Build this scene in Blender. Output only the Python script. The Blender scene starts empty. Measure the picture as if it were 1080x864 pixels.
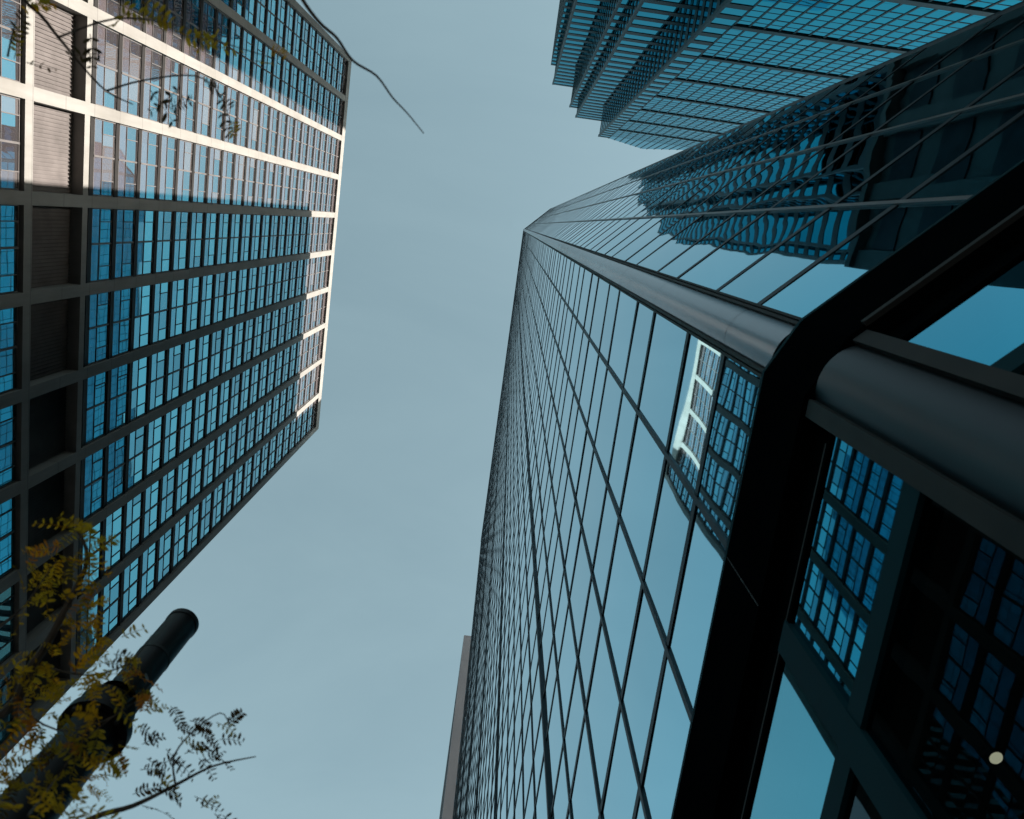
import bpy, math, random
from mathutils import Vector, Matrix

random.seed(11)
S = bpy.context.scene
COL = S.collection
CZ = 1.6                                   # eye height: heights below called h are above the eye

# ------------------------------------------------------------------ camera
cam_d = bpy.data.cameras.new('camera')
cam = bpy.data.objects.new('camera', cam_d)
COL.objects.link(cam)
cam_d.sensor_width = 36
cam_d.lens = 29.49
cam_d.clip_start = 0.05
cam_d.clip_end = 3000
CX = Vector((0.990722, -0.135895, 0.001645))     # picture right
CD = Vector((0.133071, 0.967531, -0.214888))     # picture down
CF = Vector((0.027611, 0.213113, 0.976637))      # view direction, nearly straight up
m = Matrix.Identity(4)
for i in range(3):
    m[i][0], m[i][1], m[i][2] = CX[i], -CD[i], -CF[i]
m[2][3] = CZ
cam.matrix_world = m
cam_d.dof.use_dof = True
cam_d.dof.focus_distance = 45
cam_d.dof.aperture_fstop = 3.6
S.camera = cam

# ------------------------------------------------------------------ sky, sun, exposure
SUN_EL, SUN_AZ = math.radians(23.8), math.radians(-8)       # from +X, a little towards -Y
w = bpy.data.worlds.new('World'); S.world = w
w.use_nodes = True
nt = w.node_tree; N = nt.nodes; L = nt.links
N.clear()
out = N.new('ShaderNodeOutputWorld'); bg = N.new('ShaderNodeBackground')
sky = N.new('ShaderNodeTexSky'); sky.sky_type = 'NISHITA'; sky.sun_disc = False
sky.sun_elevation = SUN_EL
sky.sun_rotation = math.radians(90) - SUN_AZ
sky.air_density = 1.0; sky.dust_density = 1.0; sky.ozone_density = 1.2
hs = N.new('ShaderNodeHueSaturation'); hs.inputs['Saturation'].default_value = 0.60; hs.inputs['Hue'].default_value = 0.47
tc = N.new('ShaderNodeTexCoord')
mp = N.new('ShaderNodeMapping'); mp.inputs['Scale'].default_value = (1.0, 2.2, 1.6); mp.inputs['Rotation'].default_value = (0, 0, 0.7)
cn = N.new('ShaderNodeTexNoise'); cn.inputs['Scale'].default_value = 2.2; cn.inputs['Detail'].default_value = 6; cn.inputs['Roughness'].default_value = 0.55
cn.inputs['Distortion'].default_value = 0.6
cr = N.new('ShaderNodeValToRGB'); cr.color_ramp.elements[0].position = 0.42; cr.color_ramp.elements[1].position = 0.82
cr.color_ramp.elements[0].color = (0, 0, 0, 1); cr.color_ramp.elements[1].color = (0.05, 0.05, 0.05, 1)
mx = N.new('ShaderNodeMixRGB'); mx.inputs[2].default_value = (4.4, 5.0, 5.35, 1)      # thin cirrus veil
bg.inputs['Strength'].default_value = 0.085
L.new(sky.outputs[0], hs.inputs['Color']); L.new(tc.outputs['Generated'], mp.inputs[0]); L.new(mp.outputs[0], cn.inputs['Vector'])
L.new(cn.outputs[0], cr.inputs[0]); L.new(cr.outputs[0], mx.inputs[0]); L.new(hs.outputs[0], mx.inputs[1])
tn = N.new('ShaderNodeMixRGB'); tn.blend_type = 'MULTIPLY'; tn.inputs[0].default_value = 1; tn.inputs[2].default_value = (0.985, 1.115, 1.05, 1)   # teal cast of the thin haze
L.new(mx.outputs[0], tn.inputs[1]); L.new(tn.outputs[0], bg.inputs['Color']); L.new(bg.outputs[0], out.inputs[0])

sd = bpy.data.lights.new('sun', 'SUN'); sd.energy = 5.0; sd.angle = math.radians(0.5); sd.color = (1.0, 0.92, 0.82)
so = bpy.data.objects.new('sun', sd); COL.objects.link(so)
sv = Vector((math.cos(SUN_EL) * math.cos(SUN_AZ), math.cos(SUN_EL) * math.sin(SUN_AZ), math.sin(SUN_EL)))
so.rotation_euler = sv.to_track_quat('Z', 'Y').to_euler()
so.location = (80, -10, 60)

S.view_settings.view_transform = 'Standard'; S.view_settings.look = 'None'
S.view_settings.exposure = 1.55; S.view_settings.gamma = 1; S.view_settings.use_curve_mapping = False
S.cycles.max_bounces = 10; S.cycles.glossy_bounces = 2; S.cycles.diffuse_bounces = 1
S.cycles.caustics_reflective = False; S.cycles.caustics_refractive = False
S.cycles.use_denoising = True

# ------------------------------------------------------------------ materials
def mat(name):
    a = bpy.data.materials.new(name); a.use_nodes = True
    return a, a.node_tree.nodes, a.node_tree.links, a.node_tree.nodes['Principled BSDF']

def noise(n, l, scale, detail=4, rough=0.55, stretch=(1, 1, 1)):
    g = n.new('ShaderNodeNewGeometry'); mpn = n.new('ShaderNodeMapping'); mpn.inputs['Scale'].default_value = stretch
    t = n.new('ShaderNodeTexNoise'); t.inputs['Scale'].default_value = scale; t.inputs['Detail'].default_value = detail
    t.inputs['Roughness'].default_value = rough
    l.new(g.outputs['Position'], mpn.inputs[0]); l.new(mpn.outputs[0], t.inputs['Vector'])
    return t

def ramp(n, l, fac, c0, c1, p0=0.3, p1=0.7):
    r = n.new('ShaderNodeValToRGB'); r.color_ramp.elements[0].position = p0; r.color_ramp.elements[1].position = p1
    r.color_ramp.elements[0].color = (*c0, 1); r.color_ramp.elements[1].color = (*c1, 1)
    l.new(fac, r.inputs[0]); return r

def plain(name, c0, c1, scale=1.0, rough=0.6, metal=0.0, spec=0.5, stretch=(1, 1, 1), bump=0.0, bscale=30, r1=None):
    a, n, l, p = mat(name)
    t = noise(n, l, scale, 6, 0.6, stretch)
    r = ramp(n, l, t.outputs[0], c0, c1)
    l.new(r.outputs[0], p.inputs['Base Color'])
    p.inputs['Metallic'].default_value = metal; p.inputs['Specular IOR Level'].default_value = spec
    p.inputs['Roughness'].default_value = rough
    if r1 is not None:
        mr = n.new('ShaderNodeMapRange'); mr.inputs[1].default_value = .3; mr.inputs[2].default_value = .7
        mr.inputs[3].default_value = rough; mr.inputs[4].default_value = r1
        l.new(t.outputs[0], mr.inputs[0]); l.new(mr.outputs[0], p.inputs['Roughness'])
    if bump:
        t2 = noise(n, l, bscale, 4); b = n.new('ShaderNodeBump'); b.inputs['Distance'].default_value = bump
        l.new(t2.outputs[0], b.inputs['Height']); l.new(b.outputs[0], p.inputs['Normal'])
    return a

def glass(name, tint, rough=0.015, waves=((0.7, 0.004), (3.0, 0.0006)), diffuse=None, dfac=0.0, edge=None, clear=0.0, clear_col=(.5, .7, .75)):
    """coated facade glass: a tinted mirror whose tint pales towards grazing angles"""
    a, n, l, p = mat(name)
    g = n.new('ShaderNodeNewGeometry'); oi = n.new('ShaderNodeObjectInfo'); ad = n.new('ShaderNodeMath'); ad.operation = 'ADD'   # every pane its own sheet
    l.new(g.outputs['Random Per Island'], ad.inputs[0]); l.new(oi.outputs['Random'], ad.inputs[1])
    fr = n.new('ShaderNodeMath'); fr.operation = 'FRACT'; mg = n.new('ShaderNodeMath'); mg.operation = 'MULTIPLY'; mg.inputs[1].default_value = 7.31
    l.new(ad.outputs[0], mg.inputs[0]); l.new(mg.outputs[0], fr.inputs[0])
    r = ramp(n, l, fr.outputs[0], [c * 0.86 for c in tint], tint, 0, 1)
    so_ = n.new('ShaderNodeMath'); so_.operation = 'MULTIPLY'; so_.inputs[1].default_value = 60; l.new(fr.outputs[0], so_.inputs[0])
    vadd = n.new('ShaderNodeVectorMath'); vadd.operation = 'ADD'; l.new(g.outputs['Position'], vadd.inputs[0]); l.new(so_.outputs[0], vadd.inputs[1])
    l.new(r.outputs[0], p.inputs['Base Color'])
    if edge: p.inputs['Specular Tint'].default_value = (*edge, 1)
    p.inputs['Metallic'].default_value = 1; p.inputs['Roughness'].default_value = rough
    prev = None
    for sc, dist in waves:
        t = noise(n, l, sc, 1.0, 0.4); l.new(vadd.outputs[0], t.inputs['Vector']); b = n.new('ShaderNodeBump'); b.inputs['Distance'].default_value = dist
        l.new(t.outputs[0], b.inputs['Height'])
        if prev: l.new(prev.outputs[0], b.inputs['Normal'])
        prev = b
    if prev: l.new(prev.outputs[0], p.inputs['Normal'])
    o = n['Material Output']; cur = p.outputs[0]
    if diffuse:
        d = n.new('ShaderNodeBsdfDiffuse'); d.inputs[0].default_value = (*diffuse, 1)
        ms = n.new('ShaderNodeMixShader'); ms.inputs[0].default_value = dfac
        l.new(cur, ms.inputs[1]); l.new(d.outputs[0], ms.inputs[2]); cur = ms.outputs[0]
    if clear:
        d = n.new('ShaderNodeBsdfTransparent'); d.inputs[0].default_value = (*clear_col, 1)
        ms = n.new('ShaderNodeMixShader'); ms.inputs[0].default_value = clear
        l.new(cur, ms.inputs[1]); l.new(d.outputs[0], ms.inputs[2]); cur = ms.outputs[0]
    l.new(cur, o.inputs[0])
    return a

M = {}
M['glass_near'] = glass('curtain_wall_glass', (.30, .72, .89), waves=((0.5, 0.007), (1.6, 0.0003)))
M['glass_facet'] = glass('facet_glass', (.07, .50, .68), waves=((0.5, 0.006), (1.6, 0.0003)))  # same curtain wall glass, the facet's darker reflections put into the tint
M['glass_lobby_facet'] = glass('lobby_facet_glass', (.04, .50, .72), waves=((0.6, 0.003),), clear=.2, clear_col=(.35, .5, .52))  # lobby glass again, deeper blue sky reflection put into the facet's tint
M['glass_lobby'] = glass('lobby_glass', (.17, .68, .86), waves=((0.6, 0.003),), clear=.25, clear_col=(.35, .5, .52))
M['glass_lower'] = glass('dimmed_lobby_glass', (.014, .06, .08), waves=((0.6, 0.004), (2.5, .0006)), clear=.25, clear_col=(.35, .5, .52))  # lobby glass below the transom, darker reflections put into its tint
M['glass_far'] = glass('window_glass', (.10, .53, .66), waves=((0.35, 0.005),), diffuse=(.36, .31, .32), dfac=.09)
M['spandrel_far'] = glass('spandrel_panel', (.08, .42, .56), rough=.03, waves=((0.35, 0.005),), diffuse=(.40, .33, .34), dfac=.17)
M['glass_step'] = glass('stepped_tower_glass', (.025, .27, .37), waves=((0.3, 0.010),), edge=(.45, .82, .92))
def concrete(name, c0, c1, pitch, offset):
    """precast concrete: rain streaks, blotches and a thin open joint every storey"""
    a, n, l, p = mat(name)
    t = noise(n, l, .9, 6, .65, (1, 1, .12)); rr = ramp(n, l, t.outputs[0], c0, c1, .28, .72)
    t2 = noise(n, l, .25, 3); r2 = ramp(n, l, t2.outputs[0], (.86, .85, .83), (1, 1, 1), .3, .6)
    mu = n.new('ShaderNodeMixRGB'); mu.blend_type = 'MULTIPLY'; mu.inputs[0].default_value = 1
    l.new(rr.outputs[0], mu.inputs[1]); l.new(r2.outputs[0], mu.inputs[2])
    g = n.new('ShaderNodeNewGeometry'); sx = n.new('ShaderNodeSeparateXYZ'); l.new(g.outputs['Position'], sx.inputs[0])
    m1 = n.new('ShaderNodeMath'); m1.operation = 'SUBTRACT'; m1.inputs[1].default_value = offset; l.new(sx.outputs[2], m1.inputs[0])
    m2 = n.new('ShaderNodeMath'); m2.operation = 'PINGPONG'; m2.inputs[1].default_value = pitch / 2; l.new(m1.outputs[0], m2.inputs[0])
    m3 = n.new('ShaderNodeMath'); m3.operation = 'LESS_THAN'; m3.inputs[1].default_value = .022; l.new(m2.outputs[0], m3.inputs[0])
    mj = n.new('ShaderNodeMixRGB'); mj.inputs[2].default_value = (.09, .085, .08, 1); l.new(m3.outputs[0], mj.inputs[0]); l.new(mu.outputs[0], mj.inputs[1])
    l.new(mj.outputs[0], p.inputs['Base Color']); p.inputs['Roughness'].default_value = .75; p.inputs['Specular IOR Level'].default_value = .12
    t3 = noise(n, l, 9, 5); b = n.new('ShaderNodeBump'); b.inputs['Distance'].default_value = .006; l.new(t3.outputs[0], b.inputs['Height']); l.new(b.outputs[0], p.inputs['Normal'])
    return a
M['concrete'] = concrete('white_concrete', (.19, .184, .174), (.25, .243, .232), 4.24, 67.76 + CZ)
M['dark_wall'] = plain('dark_bronze_panel', (.012, .011, .011), (.022, .020, .019), .5, .6, spec=.08)
M['blind'] = glass('window_with_blind', (.08, .44, .58), waves=((0.35, 0.005),), diffuse=(.34, .30, .30), dfac=.24)
M['alu'] = plain('pale_aluminium', (.085, .08, .08), (.125, .115, .115), .8, .5, spec=.1)
M['louver'] = plain('louver_metal', (.095, .085, .083), (.14, .125, .122), .6, .7, spec=.05)
M['frame'] = plain('black_frame', (.003, .010, .016), (.006, .016, .024), 1.2, .4, spec=.2, r1=.55)
M['frame_teal'] = plain('dark_teal_frame', (.003, .022, .031), (.005, .032, .042), 1.2, .6, spec=.04, r1=.7)
M['mullion_pale'] = plain('satin_mullion', (.07, .068, .07), (.13, .12, .115), 1.5, .36, metal=.8, r1=.5)
M['fascia'] = plain('black_fascia', (.001, .002, .0025), (.002, .0032, .004), 1.5, .7, spec=0, r1=.8)
M['trim'] = plain('grey_trim', (.022, .026, .028), (.036, .038, .038), 2, .6, spec=.06)
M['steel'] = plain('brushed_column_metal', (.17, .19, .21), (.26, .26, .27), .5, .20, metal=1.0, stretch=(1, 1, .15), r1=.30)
M['steel_low'] = plain('dimmed_column_metal', (.020, .028, .032), (.044, .045, .049), .9, .34, metal=1.0, stretch=(1, 1, .2), r1=.5)  # same column metal below the fascia, its dimmer reflections put into the colour
M['teal_spandrel'] = plain('dark_teal_spandrel', (.008, .036, .048), (.014, .05, .064), .4, .5, spec=.2)
M['roofing'] = plain('roof_gravel', (.10, .10, .10), (.2, .2, .19), 3, .9)
M['beige'] = plain('beige_concrete', (.095, .11, .13), (.125, .14, .16), .4, .85, stretch=(1, 1, .3), bump=.004)
M['interior'] = plain('lobby_plaster', (.05, .05, .05), (.07, .07, .065), .8, .9)
M['asphalt'] = plain('asphalt', (.035, .035, .036), (.06, .06, .06), 2, .9, bump=.004, bscale=60)
M['paving'] = plain('paving', (.22, .21, .20), (.30, .29, .28), 1.2, .85)
M['kerb'] = plain('kerb_stone', (.28, .27, .26), (.36, .35, .34), 2, .8)
M['ground'] = plain('city_ground', (.10, .10, .10), (.16, .155, .15), .05, .9)
M['pole'] = plain('black_pole_paint', (.007, .006, .006), (.012, .010, .009), 3, .4, spec=.10, r1=.55)
M['bark'] = plain('bark', (.045, .036, .03), (.10, .08, .065), 12, .9, stretch=(1, 1, .3), bump=.01, bscale=25)
a, n, l, p = mat('warm_lamp')
em = n.new('ShaderNodeEmission'); em.inputs[0].default_value = (1, .74, .50, 1); em.inputs[1].default_value = 1.0
l.new(em.outputs[0], n['Material Output'].inputs[0]); M['lamp'] = a
def leafmat(name, c0, c1):
    a, n, l, p = mat(name)
    t = noise(n, l, 5.0, 3); r = ramp(n, l, t.outputs[0], c0, c1, .35, .65)
    d = n.new('ShaderNodeBsdfDiffuse'); tr = n.new('ShaderNodeBsdfTranslucent'); ms = n.new('ShaderNodeMixShader'); ms.inputs[0].default_value = .65
    l.new(r.outputs[0], d.inputs[0]); l.new(r.outputs[0], tr.inputs[0]); l.new(d.outputs[0], ms.inputs[1]); l.new(tr.outputs[0], ms.inputs[2])
    l.new(ms.outputs[0], n['Material Output'].inputs[0]); return a
M['leaf_gold'] = leafmat('golden_leaf', (.82, .42, .02), (.50, .36, .025))
M['leaf_green'] = leafmat('olive_leaf', (.30, .24, .025), (.55, .36, .025))
M['leaf_orange'] = leafmat('orange_leaf', (.62, .24, .03), (.42, .17, .03))
M['leaf_backlit'] = leafmat('backlit_brown_leaf', (.10, .055, .022), (.06, .05, .025))  # brown leaves, backlit darkness against the sky put into the colour

# ------------------------------------------------------------------ mesh helpers
class MB:
    def __init__(s): s.v = []; s.f = []; s.mi = []; s.k = 0
    def face(s, pts):
        i = len(s.v); s.v += [tuple(p) for p in pts]; s.f.append(tuple(range(i, i + len(pts)))); s.mi.append(s.k)
    def box(s, x0, x1, y0, y1, z0, z1):
        i = len(s.v)
        s.v += [(x, y, z) for z in (z0, z1) for y in (y0, y1) for x in (x0, x1)]
        for q in ((0, 2, 3, 1), (4, 5, 7, 6), (0, 1, 5, 4), (2, 6, 7, 3), (0, 4, 6, 2), (1, 3, 7, 5)):
            s.f.append(tuple(i + k for k in q)); s.mi.append(s.k)
    def prism(s, poly, z0, z1):
        """upright prism over a closed plan polygon (either winding)"""
        if sum(a[0] * b[1] - b[0] * a[1] for a, b in zip(poly, poly[1:] + poly[:1])) < 0: poly = poly[::-1]
        i = len(s.v); n = len(poly)
        s.v += [(p[0], p[1], z0) for p in poly] + [(p[0], p[1], z1) for p in poly]
        s.f.append(tuple(i + k for k in range(n))[::-1]); s.f.append(tuple(i + n + k for k in range(n))); s.mi += [s.k, s.k]
        for k in range(n):
            j = (k + 1) % n; s.f.append((i + k, i + j, i + n + j, i + n + k)); s.mi.append(s.k)
    def tube(s, pts, rads, seg=8, cap=True):
        pts = [Vector(p) for p in pts]; rings = []
        for k, p in enumerate(pts):
            d = (pts[min(k + 1, len(pts) - 1)] - pts[max(k - 1, 0)]).normalized()
            a = d.cross(Vector((0, 0, 1)))
            if a.length < 1e-3: a = Vector((1, 0, 0))
            a.normalize(); b = d.cross(a).normalized()
            i = len(s.v)
            for q in range(seg):
                t = 2 * math.pi * q / seg; c = p + (a * math.cos(t) + b * math.sin(t)) * rads[k]; s.v.append(tuple(c))
            rings.append(i)
        for r0, r1 in zip(rings, rings[1:]):
            for q in range(seg):
                s.f.append((r0 + q, r0 + (q + 1) % seg, r1 + (q + 1) % seg, r1 + q)); s.mi.append(s.k)
        if cap:
            s.f.append(tuple(rings[0] + q for q in range(seg))[::-1]); s.f.append(tuple(rings[-1] + q for q in range(seg))); s.mi += [s.k, s.k]
    def mesh(s, name, mats, smooth=False):
        me = bpy.data.meshes.new(name); me.from_pydata(s.v, [], s.f)
        for q in (mats if isinstance(mats, (list, tuple)) else [mats]): me.materials.append(q)
        me.polygons.foreach_set('material_index', s.mi)
        if smooth: me.polygons.foreach_set('use_smooth', [True] * len(s.f))
        if smooth: me.set_sharp_from_angle(angle=math.radians(38))
        me.update(); return me
    def build(s, name, mats, parent=None, smooth=False, kind=None):
        return link(name, s.mesh(name, mats, smooth), parent, kind)

def link(name, data, parent=None, kind=None, loc=None):
    o = bpy.data.objects.new(name, data); COL.objects.link(o)
    if parent: o.parent = parent
    if loc: o.location = loc
    if kind: o['kind'] = kind
    return o
def thing(name, label, cat, loc=(0, 0, 0), group=None):
    o = bpy.data.objects.new(name, None); COL.objects.link(o); o.location = loc; o.empty_display_size = .2
    o['label'] = label; o['category'] = cat
    if group: o['group'] = group
    return o
def structure(o): o['kind'] = 'structure'; return o

# ------------------------------------------------------------------ ground, street
b = MB(); b.face([(-900, -900, -.17), (900, -900, -.17), (900, 900, -.17), (-900, 900, -.17)]); structure(b.build('ground', M['ground']))
b = MB(); b.face([(-27, -500, -.16), (-9, -500, -.16), (-9, 500, -.16), (-27, 500, -.16)]); structure(b.build('road', M['asphalt']))
b = MB(); b.box(-8.7, 60, -12, 400, -.165, 0); structure(b.build('pavement', M['paving']))
b = MB(); b.box(-70, -27.3, -60, 400, -.165, 0); structure(b.build('pavement', M['paving']))
b = MB(); b.box(-9, -8.7, -12, 400, -.165, .01); structure(b.build('kerb', M['kerb']))
b = MB(); b.box(-27.3, -27, -60, 400, -.165, .01); structure(b.build('kerb', M['kerb']))

# ------------------------------------------------------------------ concrete grid tower on the left
def concrete_tower():
    T = thing('office_tower', 'white concrete grid office tower on the left, half sunlit, with blue windows between its piers', 'skyscraper', (-33, 9.5, 0))
    def P(o): o.matrix_parent_inverse = Matrix.Translation((33, -9.5, 0)); return o
    Y0, BAY, NB, PW = -24.75, 6.874, 10, .92
    XF, XW, XB = -33.0, -33.34, -34.0
    TOP = 162.0 + CZ
    b = MB(); b.box(-66, XB, -25.2, 44.45, 0, TOP - 1.2); P(b.build('wall', M['dark_wall'], T))
    b = MB(); b.box(-66, XB - .3, -25.0, 44.2, TOP - 1.2 + .003, TOP - .9); P(b.build('roof', M['roofing'], T))
    for k in range(NB + 1):
        y = Y0 + BAY * k; b = MB(); b.box(XB - .02, XF, y - PW / 2, y + PW / 2, 0, 159.4 + CZ); P(b.build('pier', M['concrete'], T))
    b = MB(); b.box(-66, XF + .02, Y0 - PW / 2, Y0 + NB * BAY + PW / 2, 159.4 + CZ + .003, TOP); P(b.build('parapet', M['concrete'], T))
    for h0, h1 in ((58.4, 59.4), (66.3, 67.1)):                       # the slab and the fin that frame the louvred plant floor
        for k in range(NB):
            y = Y0 + BAY * k + PW / 2; b = MB(); b.box(XB - .01, XF - .012, y + .002, y + BAY - PW - .002, h0 + CZ, h1 + CZ); P(b.build('slab_edge', M['concrete'], T))
    for k in range(NB):                                               # upright louver blades, a metre back
        y = Y0 + BAY * k + PW / 2; wd = BAY - PW; b = MB(); nb = 21
        b.box(XB + .001, XB + .03, y + .01, y + wd - .01, 59.4 + CZ, 66.3 + CZ)
        for q in range(nb):
            c = y + wd * (q + .5) / nb
            b.face([(XB + .03, c - .13, 59.42 + CZ), (XB + .13, c + .05, 59.42 + CZ), (XB + .13, c + .05, 66.28 + CZ), (XB + .03, c - .13, 66.28 + CZ)])
            b.face([(XB + .13, c + .05, 59.42 + CZ), (XB + .03, c + .06, 59.42 + CZ), (XB + .03, c + .06, 66.28 + CZ), (XB + .13, c + .05, 66.28 + CZ)])
        P(b.build('louver_panel', M['louver'], T))
    FH = 4.24
    levels = [67.76 + FH * k for k in range(22)] + [58.4 - FH * (k + 1) for k in range(13)]
    wd = BAY - PW - .02; cuts = [0, .186, .484, .795, 1]
    variants = []
    for v in range(9):                                                # window: glass above, paler panel below, each pane a hair out of true
        g = MB(); fr = MB()
        for c0, c1 in zip(cuts, cuts[1:]):
            for kk, z0, z1 in ((1, 0.66, 2.05), (0, 2.05, FH - .12)):
                g.k = 2 if (kk == 0 and v in (1, 4, 6) and random.random() < .6) else kk
                a0, a1 = c0 * wd, c1 * wd; tx = random.uniform(-.006, .006); ty = random.uniform(-.006, .006)
                g.face([(tx + ty, a0, z0), (tx - ty, a1, z0), (-tx - ty, a1, z1), (-tx + ty, a0, z1)])
        for c, hw, z0 in ((0, .05, 0.66), (.186, .035, 2.09), (.484, .075, 0.66), (.795, .035, 2.09), (1, .05, 0.66)):
            y = min(max(c * wd, hw), wd - hw); fr.box(-.02, .06 if hw < .07 else .075, y - hw, y + hw, z0 + .001, FH - .125)
        fr.box(-.02, .05, .05, wd - .05, 2.02, 2.08); fr.box(-.02, .045, .05, wd - .05, 0.66, 0.73); fr.box(-.02, .045, .05, wd - .05, FH - .20, FH - .126)
        variants.append((g.mesh('window', [M['glass_far'], M['spandrel_far'], M['blind']]), fr.mesh('window_frame', M['alu'])))
    vis = []
    for h in levels:
        for k in range(NB):
            y = Y0 + BAY * k + PW / 2 + .01; yc = y + wd / 2; d2 = 33.4 ** 2 + yc ** 2 + (h + 2) ** 2
            u, v = -33.4 / (h + 2), yc / (h + 2)
            inside = -.62 < u - .13 * v < -.1 and -.24 < v + .1 * u < .75
            vis.append(((0 if inside else 1), d2, h, k, y))
    vis.sort()
    rest_g, rest_f = MB(), MB()
    for i, (_, _, h, k, y) in enumerate(vis):
        g, f = variants[random.randrange(9)]
        if i < 100:
            wo = P(link('window', g, T, loc=(XW, y, h + CZ))); wf = link('window_frame', f, wo)
        else:
            for me, r in ((g, rest_g), (f, rest_f)):
                base = len(r.v); r.v += [(q.co[0] + XW, q.co[1] + y, q.co[2] + h + CZ) for q in me.vertices]
                for pl in me.polygons: r.f.append(tuple(base + q for q in pl.vertices)); r.mi.append(pl.material_index)
    ro = P(rest_g.build('window', [M['glass_far'], M['spandrel_far'], M['blind']], T, kind='stuff'))
    rest_f.build('window_frame', M['alu'], ro, kind='stuff')
    for h in levels:                                                  # dark ledge and dark band under each row of windows
        b = MB()
        for k in range(NB):
            y = Y0 + BAY * k + PW / 2
            b.box(XB, XW + .13, y + .003, y + BAY - PW - .003, h - .12 + CZ, h + CZ); b.box(XB, XW + .03, y + .003, y + BAY - PW - .003, h + .002 + CZ, h + 0.66 + CZ)
        P(b.build('ledge', M['dark_wall'], T))
    return T
concrete_tower()

# ------------------------------------------------------------------ glass tower on the right, a few steps away
def glass_tower():
    D, HB = 1.98, 158.0
    T = thing('glass_tower', 'dark mirror-glass tower on the right with a rounded metal corner column, closest to the viewer', 'skyscraper', (D, 30, 0))
    def P(o): o.matrix_parent_inverse = Matrix.Translation((-D, -30, 0)); return o
    q = math.sqrt(.5); F = (1.2855, 1.2855)
    def ch(t, d): return (F[0] + q * t - q * d, F[1] - q * t - q * d)       # chamfer face: t along it, d out of it
    def lf(y, d): return (D - d, y)
    YE, XE = 62.0, 48.0
    ty = [.784] + [2.194 + 1.515 * k for k in range(40)]; ty = [t for t in ty if t < YE] + [YE]
    tc_ = [1.216, 2.705, 4.24, 5.70, 7.10]
    c_end = ch(7.35, 0)
    hz = [5.95]
    k = 0
    while 7.33 + 3.71 * k < HB - 1:
        hz += [7.33 + 3.71 * k, 8.86 + 3.71 * k]; k += 1
    hz = [h for h in hz if h < HB - .8] + [HB]
    # panes
    panes = []
    for fn, ts in ((lf, ty), (ch, tc_)):
        for t0, t1 in zip(ts, ts[1:]):
            for h0, h1 in zip(hz, hz[1:]):
                a, c = fn((t0 + t1) / 2, 0), (h0 + h1) / 2; r2 = a[0] ** 2 + a[1] ** 2 + c * c
                nrm = abs(D / math.sqrt(r2)); size = (t1 - t0) * (h1 - h0) * nrm / r2
                panes.append((-size, fn, t0, t1, h0, h1))
    panes.sort(key=lambda x: x[0])
    rest = {lf: MB(), ch: MB()}; gm = {lf: M['glass_near'], ch: M['glass_facet']}
    for i, (_, fn, t0, t1, h0, h1) in enumerate(panes):
        tilt = .0013; du, dv, dw = (random.gauss(0, tilt) for _ in range(3))
        b = MB() if i < 100 else rest[fn]
        pts = []
        for t, h, su, sv_ in ((t0, h0, -1, -1), (t1, h0, 1, -1), (t1, h1, 1, 1), (t0, h1, -1, 1)):
            p = fn(t, su * du + sv_ * dv - .014); pts.append((p[0], p[1], h + CZ))
        if fn is lf: pts = pts[::-1]
        b.face(pts[::-1])
        if i < 100: P(b.build('glass_pane', gm[fn], T))
    for fn in (lf, ch): P(rest[fn].build('glass_pane', gm[fn], T, kind='stuff'))
    # closed core behind the glass, and the plain far sides
    core = [(D + .12, YE - .1), (D + .12, .9), (2.55, .45), (6.6, -3.6), (XE - .1, -3.8), (XE - .1, YE - .1)]
    b = MB(); b.prism(core, 5.2 + CZ, HB - .4 + CZ); P(b.build('wall', M['fascia'], T))
    b = MB(); b.prism([(x + (.4 if x < 20 else -.4), y + (.4 if y < 0 else (-.4 if y > 20 else 0))) for x, y in core], HB - .39 + CZ, HB - .1 + CZ); P(b.build('roof', M['roofing'], T))
    b = MB(); b.box(20, 40, 31, YE - 3, HB - .1 + CZ, 191 + CZ); P(b.build('shadow_block', M['teal_spandrel'], T))  # unseen block added to shade the left tower's far roof end
    b = MB()
    for (p0, p1) in (((c_end[0] + .2, -3.98), (XE, -3.98)), ((XE, -3.98), (XE, YE)), ((XE, YE), (D, YE))):
        for h0, h1 in zip(hz, hz[1:]):
            b.face([(p0[0], p0[1], h0 + CZ), (p1[0], p1[1], h0 + CZ), (p1[0], p1[1], h1 + CZ), (p0[0], p0[1], h1 + CZ)])
    P(b.build('rear_glazing', M['glass_near'], T))
    # mullions
    def bar(fn, t, wd, d0, d1, h0, h1):
        b = MB(); b.prism([fn(t - wd / 2, d0), fn(t + wd / 2, d0), fn(t + wd / 2, d1), fn(t - wd / 2, d1)], h0 + CZ, h1 + CZ); return b
    for i, t in enumerate(ty[1:-1]):
        thick = (i % 6 == 5)
        P(bar(lf, t, .095 if thick else .062, -.10, .04 if thick else .007, 5.97, HB - .05).build('mullion', M['frame'], T))
    for t in tc_[1:-1]: P(bar(ch, t, .05, -.10, .008, 5.97, HB - .05).build('mullion', M['mullion_pale'], T))
    # transoms: one ring per line, round the corner
    for i, h in enumerate(hz[1:-1]):
        z0, z1 = h - .055 + CZ, h + .055 + CZ; b = MB()
        b.prism([lf(YE, -.1), lf(.80, -.1), lf(.80, -.002), lf(YE, -.002)], z0, z1)
        b.prism([ch(1.23, -.1), ch(7.1, -.1), ch(7.1, -.006), ch(1.23, -.006)], z0, z1)
        b.box(c_end[0] + .2, XE + .03, -4.01, -3.9, z0, z1)
        P(b.build('transom', M['frame'], T))
    b = MB(); b.prism([lf(YE, -.1), lf(.62, -.1), ch(1.30, -.1), ch(7.3, -.1), ch(7.3, .06), ch(1.26, .06), lf(.58, .06), lf(YE, .06)], HB - .35 + CZ, HB + .1 + CZ)
    P(b.build('parapet', M['frame'], T))
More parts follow.
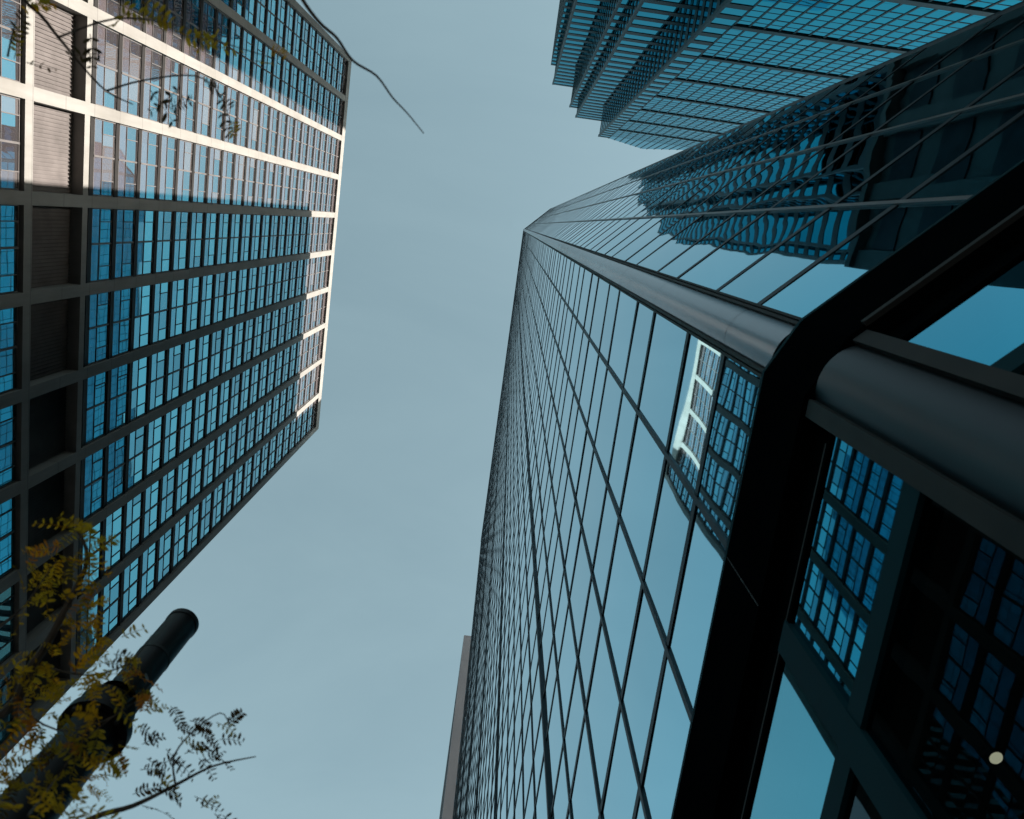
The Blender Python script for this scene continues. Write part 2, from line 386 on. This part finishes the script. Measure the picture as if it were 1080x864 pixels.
    # round corner columns with trim strips either side
    def bullnose(cx, cy, r, segs, name='corner_column', mt=None):
        b = MB()
        for h0, h1 in segs: b.prism([(cx + r * math.cos(2 * math.pi * k / 64), cy + r * math.sin(2 * math.pi * k / 64)) for k in range(64)], h0 + CZ, h1 + CZ)
        return P(b.build(name, mt or M['steel'], T, smooth=True))
    seams = [5.97] + [7.33 + 3.71 * k for k in range(41)] + [HB]
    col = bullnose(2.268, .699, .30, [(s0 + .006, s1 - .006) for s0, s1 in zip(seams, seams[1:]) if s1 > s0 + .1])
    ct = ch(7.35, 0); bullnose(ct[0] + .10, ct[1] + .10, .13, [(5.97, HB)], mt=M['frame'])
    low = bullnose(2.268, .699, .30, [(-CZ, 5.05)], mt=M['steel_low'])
    for fn, t0, t1, nm in ((lf, .775, .805, 'column_trim'), (lf, .82, .845, 'column_trim'), (ch, 1.205, 1.235, 'column_trim'), (ch, 1.25, 1.275, 'column_trim')):
        b = MB(); b.prism([fn(t0, -.1), fn(t1, -.1), fn(t1, .022), fn(t0, .022)], 5.97 + CZ, HB - .4 + CZ); P(b.build(nm, M['trim'], T))
    # black fascia that cuts the corner straight, recess below it
    OUT = [lf(YE, .05), lf(.80, .05), ch(1.30, .05), ch(7.45, .05)]
    def ringpoly(o_d, i_d, ya, tb): return [lf(YE, o_d), lf(ya, o_d), ch(tb, o_d), ch(7.45, o_d), ch(7.45, i_d), ch(tb + .12, i_d), lf(ya + .12, i_d), lf(YE, i_d)]
    b = MB(); b.prism(ringpoly(.06, -.35, .775, 1.225), 5.08 + CZ, 5.955 + CZ); P(b.build('fascia', M['fascia'], T))
    b = MB(); b.prism(ringpoly(.066, .0605, .775, 1.225), 5.915 + CZ, 5.96 + CZ); P(b.build('fascia_edge', M['frame_teal'], T))
    for t in [2.194 + 1.515 * k for k in range(0, 40, 2)]:
        b = MB(); b.prism([lf(t - .005, .04), lf(t + .005, .04), lf(t + .005, .0625), lf(t - .005, .0625)], 5.09 + CZ, 5.91 + CZ); P(b.build('fascia_joint', M['trim'], T))
    b = MB(); b.prism([ch(1.34, .05), ch(7.4, .05), ch(7.4, .085), ch(1.34, .085)], 5.06 + CZ, 5.11 + CZ); P(b.build('drip_trim', M['trim'], T))
    b = MB(); b.prism([lf(YE, -.06), lf(.96, -.06), lf(.96, -.3), lf(YE, -.3)], 4.69 + CZ, 5.075 + CZ)
    b.prism([ch(1.36, -.06), ch(7.4, -.06), ch(7.4, -.3), ch(1.36, -.3)], 4.69 + CZ, 5.075 + CZ); P(b.build('recess_panel', M['fascia'], T))
    b = MB(); b.prism([lf(YE, -.02), lf(1.0, -.02), lf(1.0, -.055), lf(YE, -.055)], 4.78 + CZ, 4.81 + CZ); P(b.build('recess_bead', M['trim'], T))
    # lobby glazing under the fascia
    lt = [.90] + [2.194 + 1.515 * k for k in range(0, 40, 1)]; lt = [t for t in lt if t < YE] + [YE]
    lc = [1.33, 2.705, 4.24, 5.70, 7.3]
    HT0, HT1 = 3.57, 3.73
    for fn, ts in ((lf, lt), (ch, lc)):
        for t0, t1 in zip(ts, ts[1:]):
            for h0, h1 in ((-1.2, HT0), (HT1, 4.69)):
                b = MB(); tl = random.gauss(0, .0015); tv = random.gauss(0, .0015); pts = []
                for t, h, s1, s2 in ((t0, h0, -1, -1), (t1, h0, 1, -1), (t1, h1, 1, 1), (t0, h1, -1, 1)):
                    p = fn(t, s1 * tl + s2 * tv); pts.append((p[0], p[1], h + CZ))
                b.face(pts if fn is lf else pts[::-1]); P(b.build('lobby_pane', M[('glass_lobby' if fn is lf else 'glass_lobby_facet') if h1 > 4 else 'glass_lower'], T))
        for t in ts[1:-1]: P(bar(fn, t, .20, -.12, .035, -1.6, 4.69).build('lobby_mullion', M['frame_teal'], T))
        b = MB(); b.prism([fn(ts[0], -.1), fn(ts[-1], -.1), fn(ts[-1], .03), fn(ts[0], .03)], HT0 + CZ, HT1 + CZ); P(b.build('lobby_transom', M['frame_teal'], T))
        b = MB(); b.prism([fn(ts[0], -.1), fn(ts[-1], -.1), fn(ts[-1], .03), fn(ts[0], .03)], -CZ + CZ, .4); P(b.build('plinth', M['frame'], T))
        b = MB(); b.prism([fn(ts[0], -.1), fn(ts[-1], -.1), fn(ts[-1], .02), fn(ts[0], .02)], 4.66 + CZ, 4.695 + CZ); P(b.build('head_frame', M['fascia'], T))
    for fn, t0, t1 in ((lf, .79, .90), (ch, 1.225, 1.33)):
        b = MB(); b.prism([fn(t0, -.12), fn(t1, -.12), fn(t1, .035), fn(t0, .035)], 0, 5.06 + CZ); P(b.build('jamb', M['trim'], T))
    # lobby behind: ceiling, inner wall
    b = MB(); b.prism([(D + .3, YE - .3), (D + .3, 1.1), (2.7, .6), (6.9, -3.5), (XE - 1, -3.6), (XE - 1, YE - .3)], 4.70 + CZ, 5.19 + CZ); P(b.build('lobby_ceiling', M['interior'], T))
    b = MB(); b.prism([(9, YE - 1), (9, 3), (XE - 1.2, 3), (XE - 1.2, YE - 1)], 0.0, 4.59 + CZ); P(b.build('lobby_wall', M['interior'], T))
    return T
glass_tower()

# round downlight in the lobby ceiling
def downlight(x, y, z):
    T = thing('downlight', 'round warm ceiling downlight glowing behind the dark lobby glass at lower right', 'lamp', (x, y, z))
    b = MB(); b.tube([(0, 0, 0), (0, 0, -.03)], [.048, .048], 28); b.build('trim_ring', M['trim'], T)
    b = MB(); b.tube([(0, 0, -.0305), (0, 0, -.034)], [.042, .040], 28); b.build('lamp_disc', M['lamp'], T)
downlight(3.44, 2.82, 4.698 + CZ)

# ------------------------------------------------------------------ stepped glass tower, top right
def stepped_tower():
    H = 215.0; FH = 4.17
    T = thing('stepped_glass_tower', 'tall teal glass tower with a stepped left side and shallow gabled top, at top right', 'skyscraper', (24, -45, 0))
    def P(o): o.matrix_parent_inverse = Matrix.Translation((-24, 45, 0)); return o
    left = [(3.85, -84), (3.85, -38.5), (5.0, -38.5), (5.0, -34.2), (9.85, -34.2), (9.85, -29.6), (11.65, -29.6), (11.65, -27.45), (17.9, -27.45), (17.9, -23.8), (20.4, -23.8)]
    full = left + [(44.6, -23.8), (44.6, -84)]
    def off(line, d):                                                 # outset of an axis-aligned stepped outline
        o = []
        for i, p in enumerate(line):
            pa = line[i - 1] if i else None; pb = line[i + 1] if i + 1 < len(line) else None
            dx = dy = 0
            for a, c in ((pa, p), (p, pb)):
                if a is None or c is None: continue
                ex, ey = c[0] - a[0], c[1] - a[1]
                if abs(ex) > abs(ey): dy = d if ex > 0 else -d
                else: dx = -d if ey > 0 else d
            o.append((p[0] + dx, p[1] + dy))
        return o
    b = MB(); b.prism(off(full, -.35), 0, H - .5 + CZ); P(b.build('wall', M['teal_spandrel'], T))
    n = int(H / FH)
    lo = off(left, .06)
    for k in range(n + 1):
        z = H + CZ - FH * k
        if z < 6: continue
        b = MB(); line = lo if True else left; inn = off(left, -.3)
        b.prism(line + inn[::-1], z - 1.55, z); P(b.build('spandrel_band', M['teal_spandrel'], T))
        b = MB(); g0 = z - FH + .0; g1 = z - 1.55
        for (p0, p1) in zip(left, left[1:]):
            L_ = math.dist(p0, p1); m_ = max(1, round(L_ / 2.2))
            for i in range(m_):
                a = [p0[j] + (p1[j] - p0[j]) * i / m_ for j in (0, 1)]; c = [p0[j] + (p1[j] - p0[j]) * (i + 1) / m_ for j in (0, 1)]
                ex, ey = (p1[0] - p0[0]) / L_, (p1[1] - p0[1]) / L_; nx, ny = -ey, ex
                t1, t2 = random.gauss(0, .004), random.gauss(0, .004)
                b.face([(a[0] + nx * t1, a[1] + ny * t1, g0), (a[0] + nx * t2, a[1] + ny * t2, g1), (c[0] - nx * t1, c[1] - ny * t1, g1), (c[0] - nx * t2, c[1] - ny * t2, g0)])
        P(b.build('window_ribbon', M['glass_step'], T))
    # front: fine grid of panes, a heavy band every fourth floor
    x0, x1, y = 20.4, 44.6, -23.8; nx = 15; px = (x1 - x0) / nx
    def top(x): return 216.0 + (x - 20.4) * 13 / 10.4 if x < 30.8 else 229 - (x - 30.8) * 9 / 7.1
    b = MB()
    b.v += [(x0, y - .3, H - 2 + CZ), (x1, y - .3, H - 2 + CZ)]
    prof = [(x0, H - 2), (x1, H - 2), (x1, 211.5), (30.8, 229), (x0, 216)]
    bb = MB(); f0 = [(x, y - .02, h + CZ) for x, h in prof]; f1 = [(x, y - 30, h + CZ) for x, h in prof]
    bb.face(f0[::-1]); bb.face(f1)
    for i in range(5):
        j = (i + 1) % 5; bb.face([f0[i], f0[j], f1[j], f1[i]])
    P(bb.build('gable_roof', M['glass_step'], T))
    for k in range(n + 1):
        z1 = H - 2.0 + CZ - FH * k; z0 = z1 - FH
        if z0 < 4: break
        b = MB()
        for i in range(nx):
            for za, zb in ((z0, z0 + FH * .45), (z0 + FH * .45, z1)):
                t1, t2 = random.gauss(0, .004), random.gauss(0, .004)
                b.face([(x0 + i * px, y + t1, za), (x0 + i * px, y + t2, zb), (x0 + (i + 1) * px, y - t1, zb), (x0 + (i + 1) * px, y - t2, za)][::-1])
        P(b.build('window_ribbon', M['glass_step'], T))
        b = MB()
        if k % 4 == 3: b.box(x0, x1 + .2, y - .3, y + .16, z0 - .35, z0 + .9)
        else: b.box(x0, x1 + .1, y - .2, y + .03, z0 - .10, z0 + .10); b.box(x0, x1 + .1, y - .2, y + .02, z0 + FH * .45 - .07, z0 + FH * .45 + .07)
        P(b.build('spandrel_band', M['teal_spandrel'], T))
    for i in range(nx + 1):
        x = x0 + i * px; b = MB(); b.box(x - .10, x + .10, y - .2, y + .06, 4, min(top(min(max(x, x0 + .01), x1 - .01)), 228) + CZ - (4 if i == nx else 0)); P(b.build('mullion', M['teal_spandrel'], T))
    for x, yy in ((9.85, -29.6), (17.9, -23.8), (5.0, -34.2), (11.65, -27.45)):
        b = MB(); b.box(x - .25, x + .08, yy - .4, yy + .08, 4, H + .2 + CZ); P(b.build('corner_post', M['teal_spandrel'], T))
    return T
stepped_tower()

# ------------------------------------------------------------------ beige tower at the end of the street side
def beige_tower(X0, X1, Y0, Y1, H, label):
    T = thing('beige_tower', label, 'skyscraper', ((X0 + X1) / 2, (Y0 + Y1) / 2, 0))
    def P(o): o.matrix_parent_inverse = Matrix.Translation((-(X0 + X1) / 2, -(Y0 + Y1) / 2, 0)); return o
    b = MB(); b.box(X0 + .9, X1 - .9, Y0 + .9, Y1 - .9, 0, H - 5 + CZ); P(b.build('wall', M['dark_wall'], T))
    b = MB(); b.box(X0, X1, Y0, Y1, H - 9 + CZ, H + CZ); P(b.build('parapet', M['beige'], T))
    for x, y in ((X0, Y0), (X0, Y1 - 3), (X1 - 3, Y0), (X1 - 3, Y1 - 3)):
        b = MB(); b.box(x + .01, x + 2.99, y + .01, y + 2.99, 0, H - 9 + CZ - .003); P(b.build('corner_pier', M['beige'], T))
    for k in range(50):
        z = H - 9 - 3.5 * (k + 1) + CZ
        if z < 4: break
        b = MB(); b.box(X0 + .05, X1 - .05, Y0 + .05, Y1 - .05, z, z + 1.35); P(b.build('balcony_band', M['beige'], T))
        b = MB(); b.box(X0 + .7, X1 - .7, Y0 + .7, Y1 - .7, z + 1.36, z + 3.49); P(b.build('window_ribbon', M['glass_far'], T))
    return T
beige_tower(1.05, 31, 75.4, 112, 144.0, 'thin strip of a beige concrete tower behind the far end of the mirror-glass tower')
beige_tower(36, 74, 76, 108, 196.0, 'beige banded tower mirrored in the lowest left windows of the concrete grid tower')

# ------------------------------------------------------------------ dark mid-rise across the side street, mirrored in the corner facet
def midrise():
    M['midrise_stone'] = plain('dark_teal_stone', (.014, .030, .034), (.028, .048, .054), .5, .6, spec=.3)
    T = thing('dark_midrise', 'dark mid-rise block mirrored as a black mass in the right facet of the mirror-glass tower', 'building', (20, -20, 0))
    def P(o): o.matrix_parent_inverse = Matrix.Translation((-20, 20, 0)); return o
    X0, X1, Y, H = 2.75, 56.0, -14.2, 42.0
    b = MB(); b.box(X0 + .3, X1, -23, Y - .3, 0, H - .6 + CZ); P(b.build('wall', M['midrise_stone'], T))
    b = MB(); b.box(X0, X1 + .1, -23.1, Y + .25, H - .59 + CZ, H + CZ); P(b.build('cornice', M['midrise_stone'], T))
    for k in range(18):
        x = X0 + 3.1 * k; b = MB(); b.box(x, x + .9, Y - .4, Y, 0, H - .6 + CZ - .003); P(b.build('pier', M['midrise_stone'], T))
    for j in range(10):
        z = 4.2 * j + .8; b = MB()
        for k in range(17): b.box(X0 + 3.1 * k + .95, X0 + 3.1 * k + 3.05, Y - .32, Y - .22, z + 1.0, z + 3.3)
        P(b.build('window_row', M['frame'], T))
midrise()

# ------------------------------------------------------------------ floodlight on a pole, lower left
def flood_pole():
    X, Y = -1.775, 2.781
    T = thing('floodlight_pole', 'black tubular floodlight on a thick pole with a collar, behind autumn leaves at lower left', 'lamp post', (X, Y, 0))
    b = MB(); b.tube([(0, 0, .0), (0, 0, .35), (0, 0, .37), (0, 0, 3.86 + CZ)], [.19, .19, .155, .128], 40); b.build('pole', M['pole'], T, smooth=True)
    b = MB(); b.tube([(0, 0, 3.80 + CZ), (0, 0, 3.865 + CZ)], [.178, .178], 40); b.tube([(0, 0, 3.86 + CZ), (0, 0, 3.90 + CZ)], [.15, .13], 40); b.build('collar', M['pole'], T, smooth=True)
    b = MB(); b.tube([(0, 0, 3.89 + CZ), (-.02, .0, 4.0 + CZ), (-.01, 0, 4.1 + CZ)], [.12, .15, .115], 32); b.build('knuckle', M['pole'], T, smooth=True)
    for k in range(8):
        an = math.pi * k / 4 + .2; b = MB(); x, y = .155 * math.cos(an), .155 * math.sin(an)
        b.tube([(x, y, 3.775 + CZ), (x, y, 3.80 + CZ)], [.013, .013], 6); b.build('bolt', M['trim'], T)
    for sg in (-1, 1):
        b = MB(); b.prism([(.112 * sg - .006, -.03), (.112 * sg + .006, -.03), (.112 * sg + .006, .03), (.112 * sg - .006, .03)], 3.90 + CZ, 4.22 + CZ); b.build('yoke_arm', M['pole'], T)
    b = MB(); b.tube([(.10, -.09, 3.9 + CZ), (.15, -.12, 4.0 + CZ), (.13, -.10, 4.15 + CZ), (.075, -.075, 4.25 + CZ)], [.008] * 4, 8); b.build('cable', M['pole'], T, smooth=True)
    b = MB(); b.tube([(0, 0, 4.52 + CZ), (0, 0, 4.545 + CZ)], [.1005, .1005], 48); b.build('clamp_band', M['trim'], T, smooth=True)
    b = MB(); b.tube([(0, 0, 4.09 + CZ), (0, 0, 4.40 + CZ), (0, 0, 4.97 + CZ)], [.098, .098, .098], 48); o = b.build('lamp_head', M['pole'], T, smooth=True)
    c = MB(); c.tube([(0, 0, 4.955 + CZ), (0, 0, 5.0 + CZ)], [.103, .103], 48); c.build('cap_ring', M['pole'], o, smooth=True)
flood_pole()

# ------------------------------------------------------------------ honey locust over the viewer's left shoulder
def at(px, py, h):
    """place in the street seen at pixel px, py of the 1080 x 864 photograph, h metres above the eye"""
    r = CX * ((px - 540) / 884.75) + CD * ((py - 432) / 884.75) + CF
    r = r * (h / r.z); return Vector((r.x, r.y, h + CZ))
def locust():
    T = thing('locust_tree', 'honey locust tree with golden autumn leaves and bare twigs reaching in from the left', 'tree', (-3.5, .7, 0))
    inv = Matrix.Translation((3.5, -.7, 0))
    def P(o): o.matrix_parent_inverse = inv; return o
    base = Vector((-3.5, .7, 0))
    b = MB(); b.tube([base, base + Vector((.03, .02, 1.3)), base + Vector((-.03, .05, 2.6)), base + Vector((.0, .06, 3.9)), base + Vector((-.15, .0, 4.9)), base + Vector((-.3, -.1, 5.8))],
                     [.12, .095, .085, .065, .04, .015], 12); P(b.build('trunk', M['bark'], T, smooth=True))
    F = MB(); TW = MB()
    def path(pts, r0, r1, mb, jig=.0):
        P4 = [pts[0]] + list(pts) + [pts[-1]]; o = []                # rounded through its points
        for i in range(1, len(P4) - 2):
            a, b_, c, d = (Vector(q) for q in P4[i - 1:i + 3])
            for u in (0, .25, .5, .75): o.append(.5 * (2 * b_ + (c - a) * u + (2 * a - 5 * b_ + 4 * c - d) * u * u + (3 * b_ - a - 3 * c + d) * u ** 3))
        pts = o + [Vector(pts[-1])]
        n = len(pts); mb.tube(pts, [r0 + (r1 - r0) * i / (n - 1) for i in range(n)], 7)
    def leaf(p, d, ln, pairs, size, k, droop=.3):
        """one compound leaf: a thin stalk with paired leaflets"""
        d = Vector(d).normalized(); up = Vector((random.gauss(0, .5), random.gauss(0, .5), 1)).normalized()
        side = d.cross(up).normalized(); up = side.cross(d).normalized(); F.k = k
        pts = [p + d * (ln * s) - Vector((0, 0, 1)) * (droop * ln * s * s) for s in (0, .33, .66, 1)]
        F.tube(pts, [.0016, .0013, .001, .0006], 4, cap=False)
        for i in range(pairs):
            s = .12 + .88 * i / max(1, pairs - 1); c = p + d * (ln * s) - Vector((0, 0, 1)) * (droop * ln * s * s)
            for sg in (-1, 1):
                if random.random() < .10: continue
                a = (side * sg + d * random.uniform(.25, .6) + up * random.uniform(-.45, .35)).normalized()
                l_ = size * random.uniform(.75, 1.15) * (1 - .35 * abs(2 * s - 1) ** 2); wv = a.cross(up)
                wv = (wv.normalized() + up * random.uniform(-.5, .5)).normalized() * l_ * .17
                e = c + a * l_; mid = c + a * l_ * .5 + up * l_ * random.uniform(-.06, .1)
                i0 = len(F.v); F.v += [tuple(c), tuple(c + a * l_ * .3 + wv), tuple(c + a * l_ * .72 + wv * .9), tuple(e), tuple(c + a * l_ * .72 - wv * .9), tuple(c + a * l_ * .3 - wv), tuple(mid)]
                for tri in ((0, 1, 6, 5), (1, 2, 6), (2, 3, 4, 6), (4, 5, 6)): F.f.append(tuple(i0 + q for q in tri)); F.mi.append(k)
    # limbs (start on the trunk, out of the picture) and the twigs that enter it
    limb1 = [base + Vector((0, .05, 3.3)), Vector((-3.0, 1.2, 3.75)), Vector((-2.5, 1.75, 4.0)), at(-30, 760, 2.55), at(35, 700, 2.6), at(70, 640, 2.65), at(92, 590, 2.7), at(80, 556, 2.75)]
    limb2 = [base + Vector((0, .05, 3.0)), Vector((-2.6, 1.9, 3.5)), Vector((-1.9, 2.2, 3.75)), at(30, 905, 2.3), at(95, 864, 2.35), at(140, 850, 2.4), at(185, 828, 2.45), at(225, 808, 2.5), at(270, 798, 2.55)]
    limb3 = [base + Vector((0, .03, 3.6)), Vector((-2.7, -.1, 4.3)), at(-40, -30, 2.9), at(30, 5, 2.95), at(62, 40, 3.0), at(85, 68, 3.02), at(112, 96, 3.05), at(140, 110, 3.1)]
    limb4 = [base + Vector((-.05, .02, 4.2)), Vector((-2.4, -.7, 5.0)), Vector((-1.6, -1.0, 4.75)), at(300, -40, 3.0), at(318, -2, 3.0), at(337, 24, 3.0), at(355, 40, 3.0), at(372, 64, 3.0), at(397, 80, 3.02), at(414, 103, 3.03), at(430, 120, 3.05), at(447, 141, 3.06)]
    for pts, r0, r1 in ((limb1, .03, .004), (limb2, .018, .0018), (limb3, .009, .002), (limb4, .009, .0018)):
        b = MB(); path(pts, r0, r1, b); P(b.build('limb', M['bark'], T, smooth=True))
    extra = [[at(60, 40, 3.0), at(120, 20, 3.0), at(180, 25, 3.02), at(235, 45, 3.05), at(290, 62, 3.1)],
             [at(112, 96, 3.05), at(150, 85, 3.1), at(205, 80, 3.1), at(232, 100, 3.12), at(246, 140, 3.15)],
             [at(35, 700, 2.6), at(90, 712, 2.6), at(135, 700, 2.62), at(160, 670, 2.65)], [at(10, 740, 2.56), at(60, 770, 2.5), at(110, 760, 2.5), at(150, 735, 2.52)],
             [at(30, 860, 2.05), at(60, 820, 2.4), at(90, 780, 2.45), at(125, 752, 2.5)], [at(185, 828, 2.45), at(183, 800, 2.48), at(200, 775, 2.5), at(232, 752, 2.5), at(243, 768, 2.5)],
             [at(0, 660, 2.6), at(25, 640, 2.62), at(45, 612, 2.65), at(60, 590, 2.68)], [at(8, 60, 3.0), at(12, 40, 3.0), at(18, 20, 3.0)]]
    for pts in extra:
        b = MB(); path(pts, .0038, .0014, b); P(b.build('twig', M['bark'], T, smooth=True))
    def spray(px, py, h, dx, dy, ln=.13, pairs=8, size=.035, k=0, dz=0, droop=.3):
        p = at(px, py, h); e = at(px + dx, py + dy, h + dz) - p; leaf(p, e, ln, pairs, size, k, droop)
    R = random.uniform
    gold = [(80, 556, 2.72), (88, 575, 2.7), (95, 600, 2.68), (92, 625, 2.66), (100, 640, 2.65), (85, 655, 2.64), (110, 615, 2.7), (105, 660, 2.6), (60, 580, 2.7), (45, 608, 2.7), (25, 632, 2.66), (30, 605, 2.68), (62, 630, 2.66), (15, 692, 2.6), (22, 715, 2.58),
            (45, 705, 2.6), (60, 690, 2.6), (78, 712, 2.6), (95, 720, 2.55), (5, 755, 2.55), (20, 770, 2.55), (40, 780, 2.5), (12, 730, 2.55), (112, 690, 2.6), (70, 740, 2.5), (120, 705, 2.6), (100, 760, 2.5), (125, 745, 2.52), (145, 728, 2.5), (150, 715, 2.55),
            (30, 840, 2.4), (60, 828, 2.4), (80, 800, 2.45), (90, 825, 2.4), (55, 850, 2.05), (10, 850, 2.05), (100, 800, 2.4), (118, 790, 2.42), (70, 775, 2.5), (40, 810, 2.42), (5, 800, 2.45), (108, 815, 2.4), (85, 850, 2.05), (0, 835, 2.4), (35, 740, 2.5), (52, 725, 2.55)]
    for x, y, h in gold:
        for _ in range(random.choice((3, 3, 4, 5))):
            an = R(0, 6.283); spray(x + R(-8, 8), y + R(-8, 8), h + R(-.05, .05), 40 * math.cos(an), 40 * math.sin(an), R(.06, .12), random.randint(4, 9), R(.018, .034), random.choice((0, 0, 0, 1, 1, 1, 3)), R(-.1, .1))
    thin = [(135, 720), (120, 690), (128, 672), (110, 700), (45, 770), (30, 790), (18, 812), (40, 802), (12, 840), (60, 790), (152, 750), (146, 765), (155, 800), (150, 785), (160, 812), (175, 790), (188, 778), (183, 800), (195, 795), (170, 805),
            (205, 788), (212, 770), (222, 792), (215, 805), (232, 780), (228, 762), (240, 765), (205, 840), (212, 852), (226, 858), (235, 860), (140, 838), (150, 850), (200, 760), (185, 765), (210, 800), (165, 828), (148, 812), (180, 745)]
    for x, y in thin:
        an = R(-.9, .9) if x > 100 else R(0, 6.28); spray(x, y, 2.5 + R(-.08, .08), 30 * math.cos(an), 30 * math.sin(an), R(.07, .12), random.randint(5, 8), R(.022, .032), random.choice((2, 2, 2, 1)), R(-.05, .05))
    topl = [(15, 62, 8, -30, 1), (12, 45, 14, -20, 2), (28, 66, 12, 3, 2), (95, 36, 4, 20, 2), (150, 2, 30, 20, 1), (165, 20, 35, 15, 1), (185, 32, 30, 14, 0), (205, 38, 30, 10, 1), (222, 48, 30, 6, 1), (205, 55, 20, -12, 0), (285, 52, 10, 4, 0), (246, 128, 3, 16, 0),
            (270, 64, 14, 4, 1), (158, 95, 10, 12, 2), (172, 108, 12, 8, 2), (190, 92, -10, 10, 2), (182, 112, 14, -3, 2), (230, 100, 12, 12, 2), (215, 85, 12, 8, 2), (108, 56, -20, 3, 2), (135, 12, -10, 14, 1), (125, 4, 20, 10, 1), (232, 118, 10, 20, 2), (60, 4, -20, 6, 0), (25, 0, 22, 6, 1)]
    for x, y, dx, dy, k in topl:
        spray(x, y, 3.02, dx, dy, R(.08, .13), random.randint(4, 7), R(.028, .04), k, R(-.08, .08))
    # the crown above and behind, outside the picture's edge
    for _ in range(260):
        an, rr, hh = R(0, 6.283), R(.4, 1.7), R(2.6, 4.3)
        p = Vector((base.x - .6 + rr * math.cos(an), base.y - .2 + rr * math.sin(an), hh + CZ))
        if p.x / hh > -.70: continue
        leaf(p, (math.cos(an), math.sin(an), R(-.3, .3)), R(.1, .16), 8, R(.03, .04), random.choice((0, 0, 1)))
    P(F.build('crown', [M['leaf_gold'], M['leaf_green'], M['leaf_backlit'], M['leaf_orange']], T))
locust()
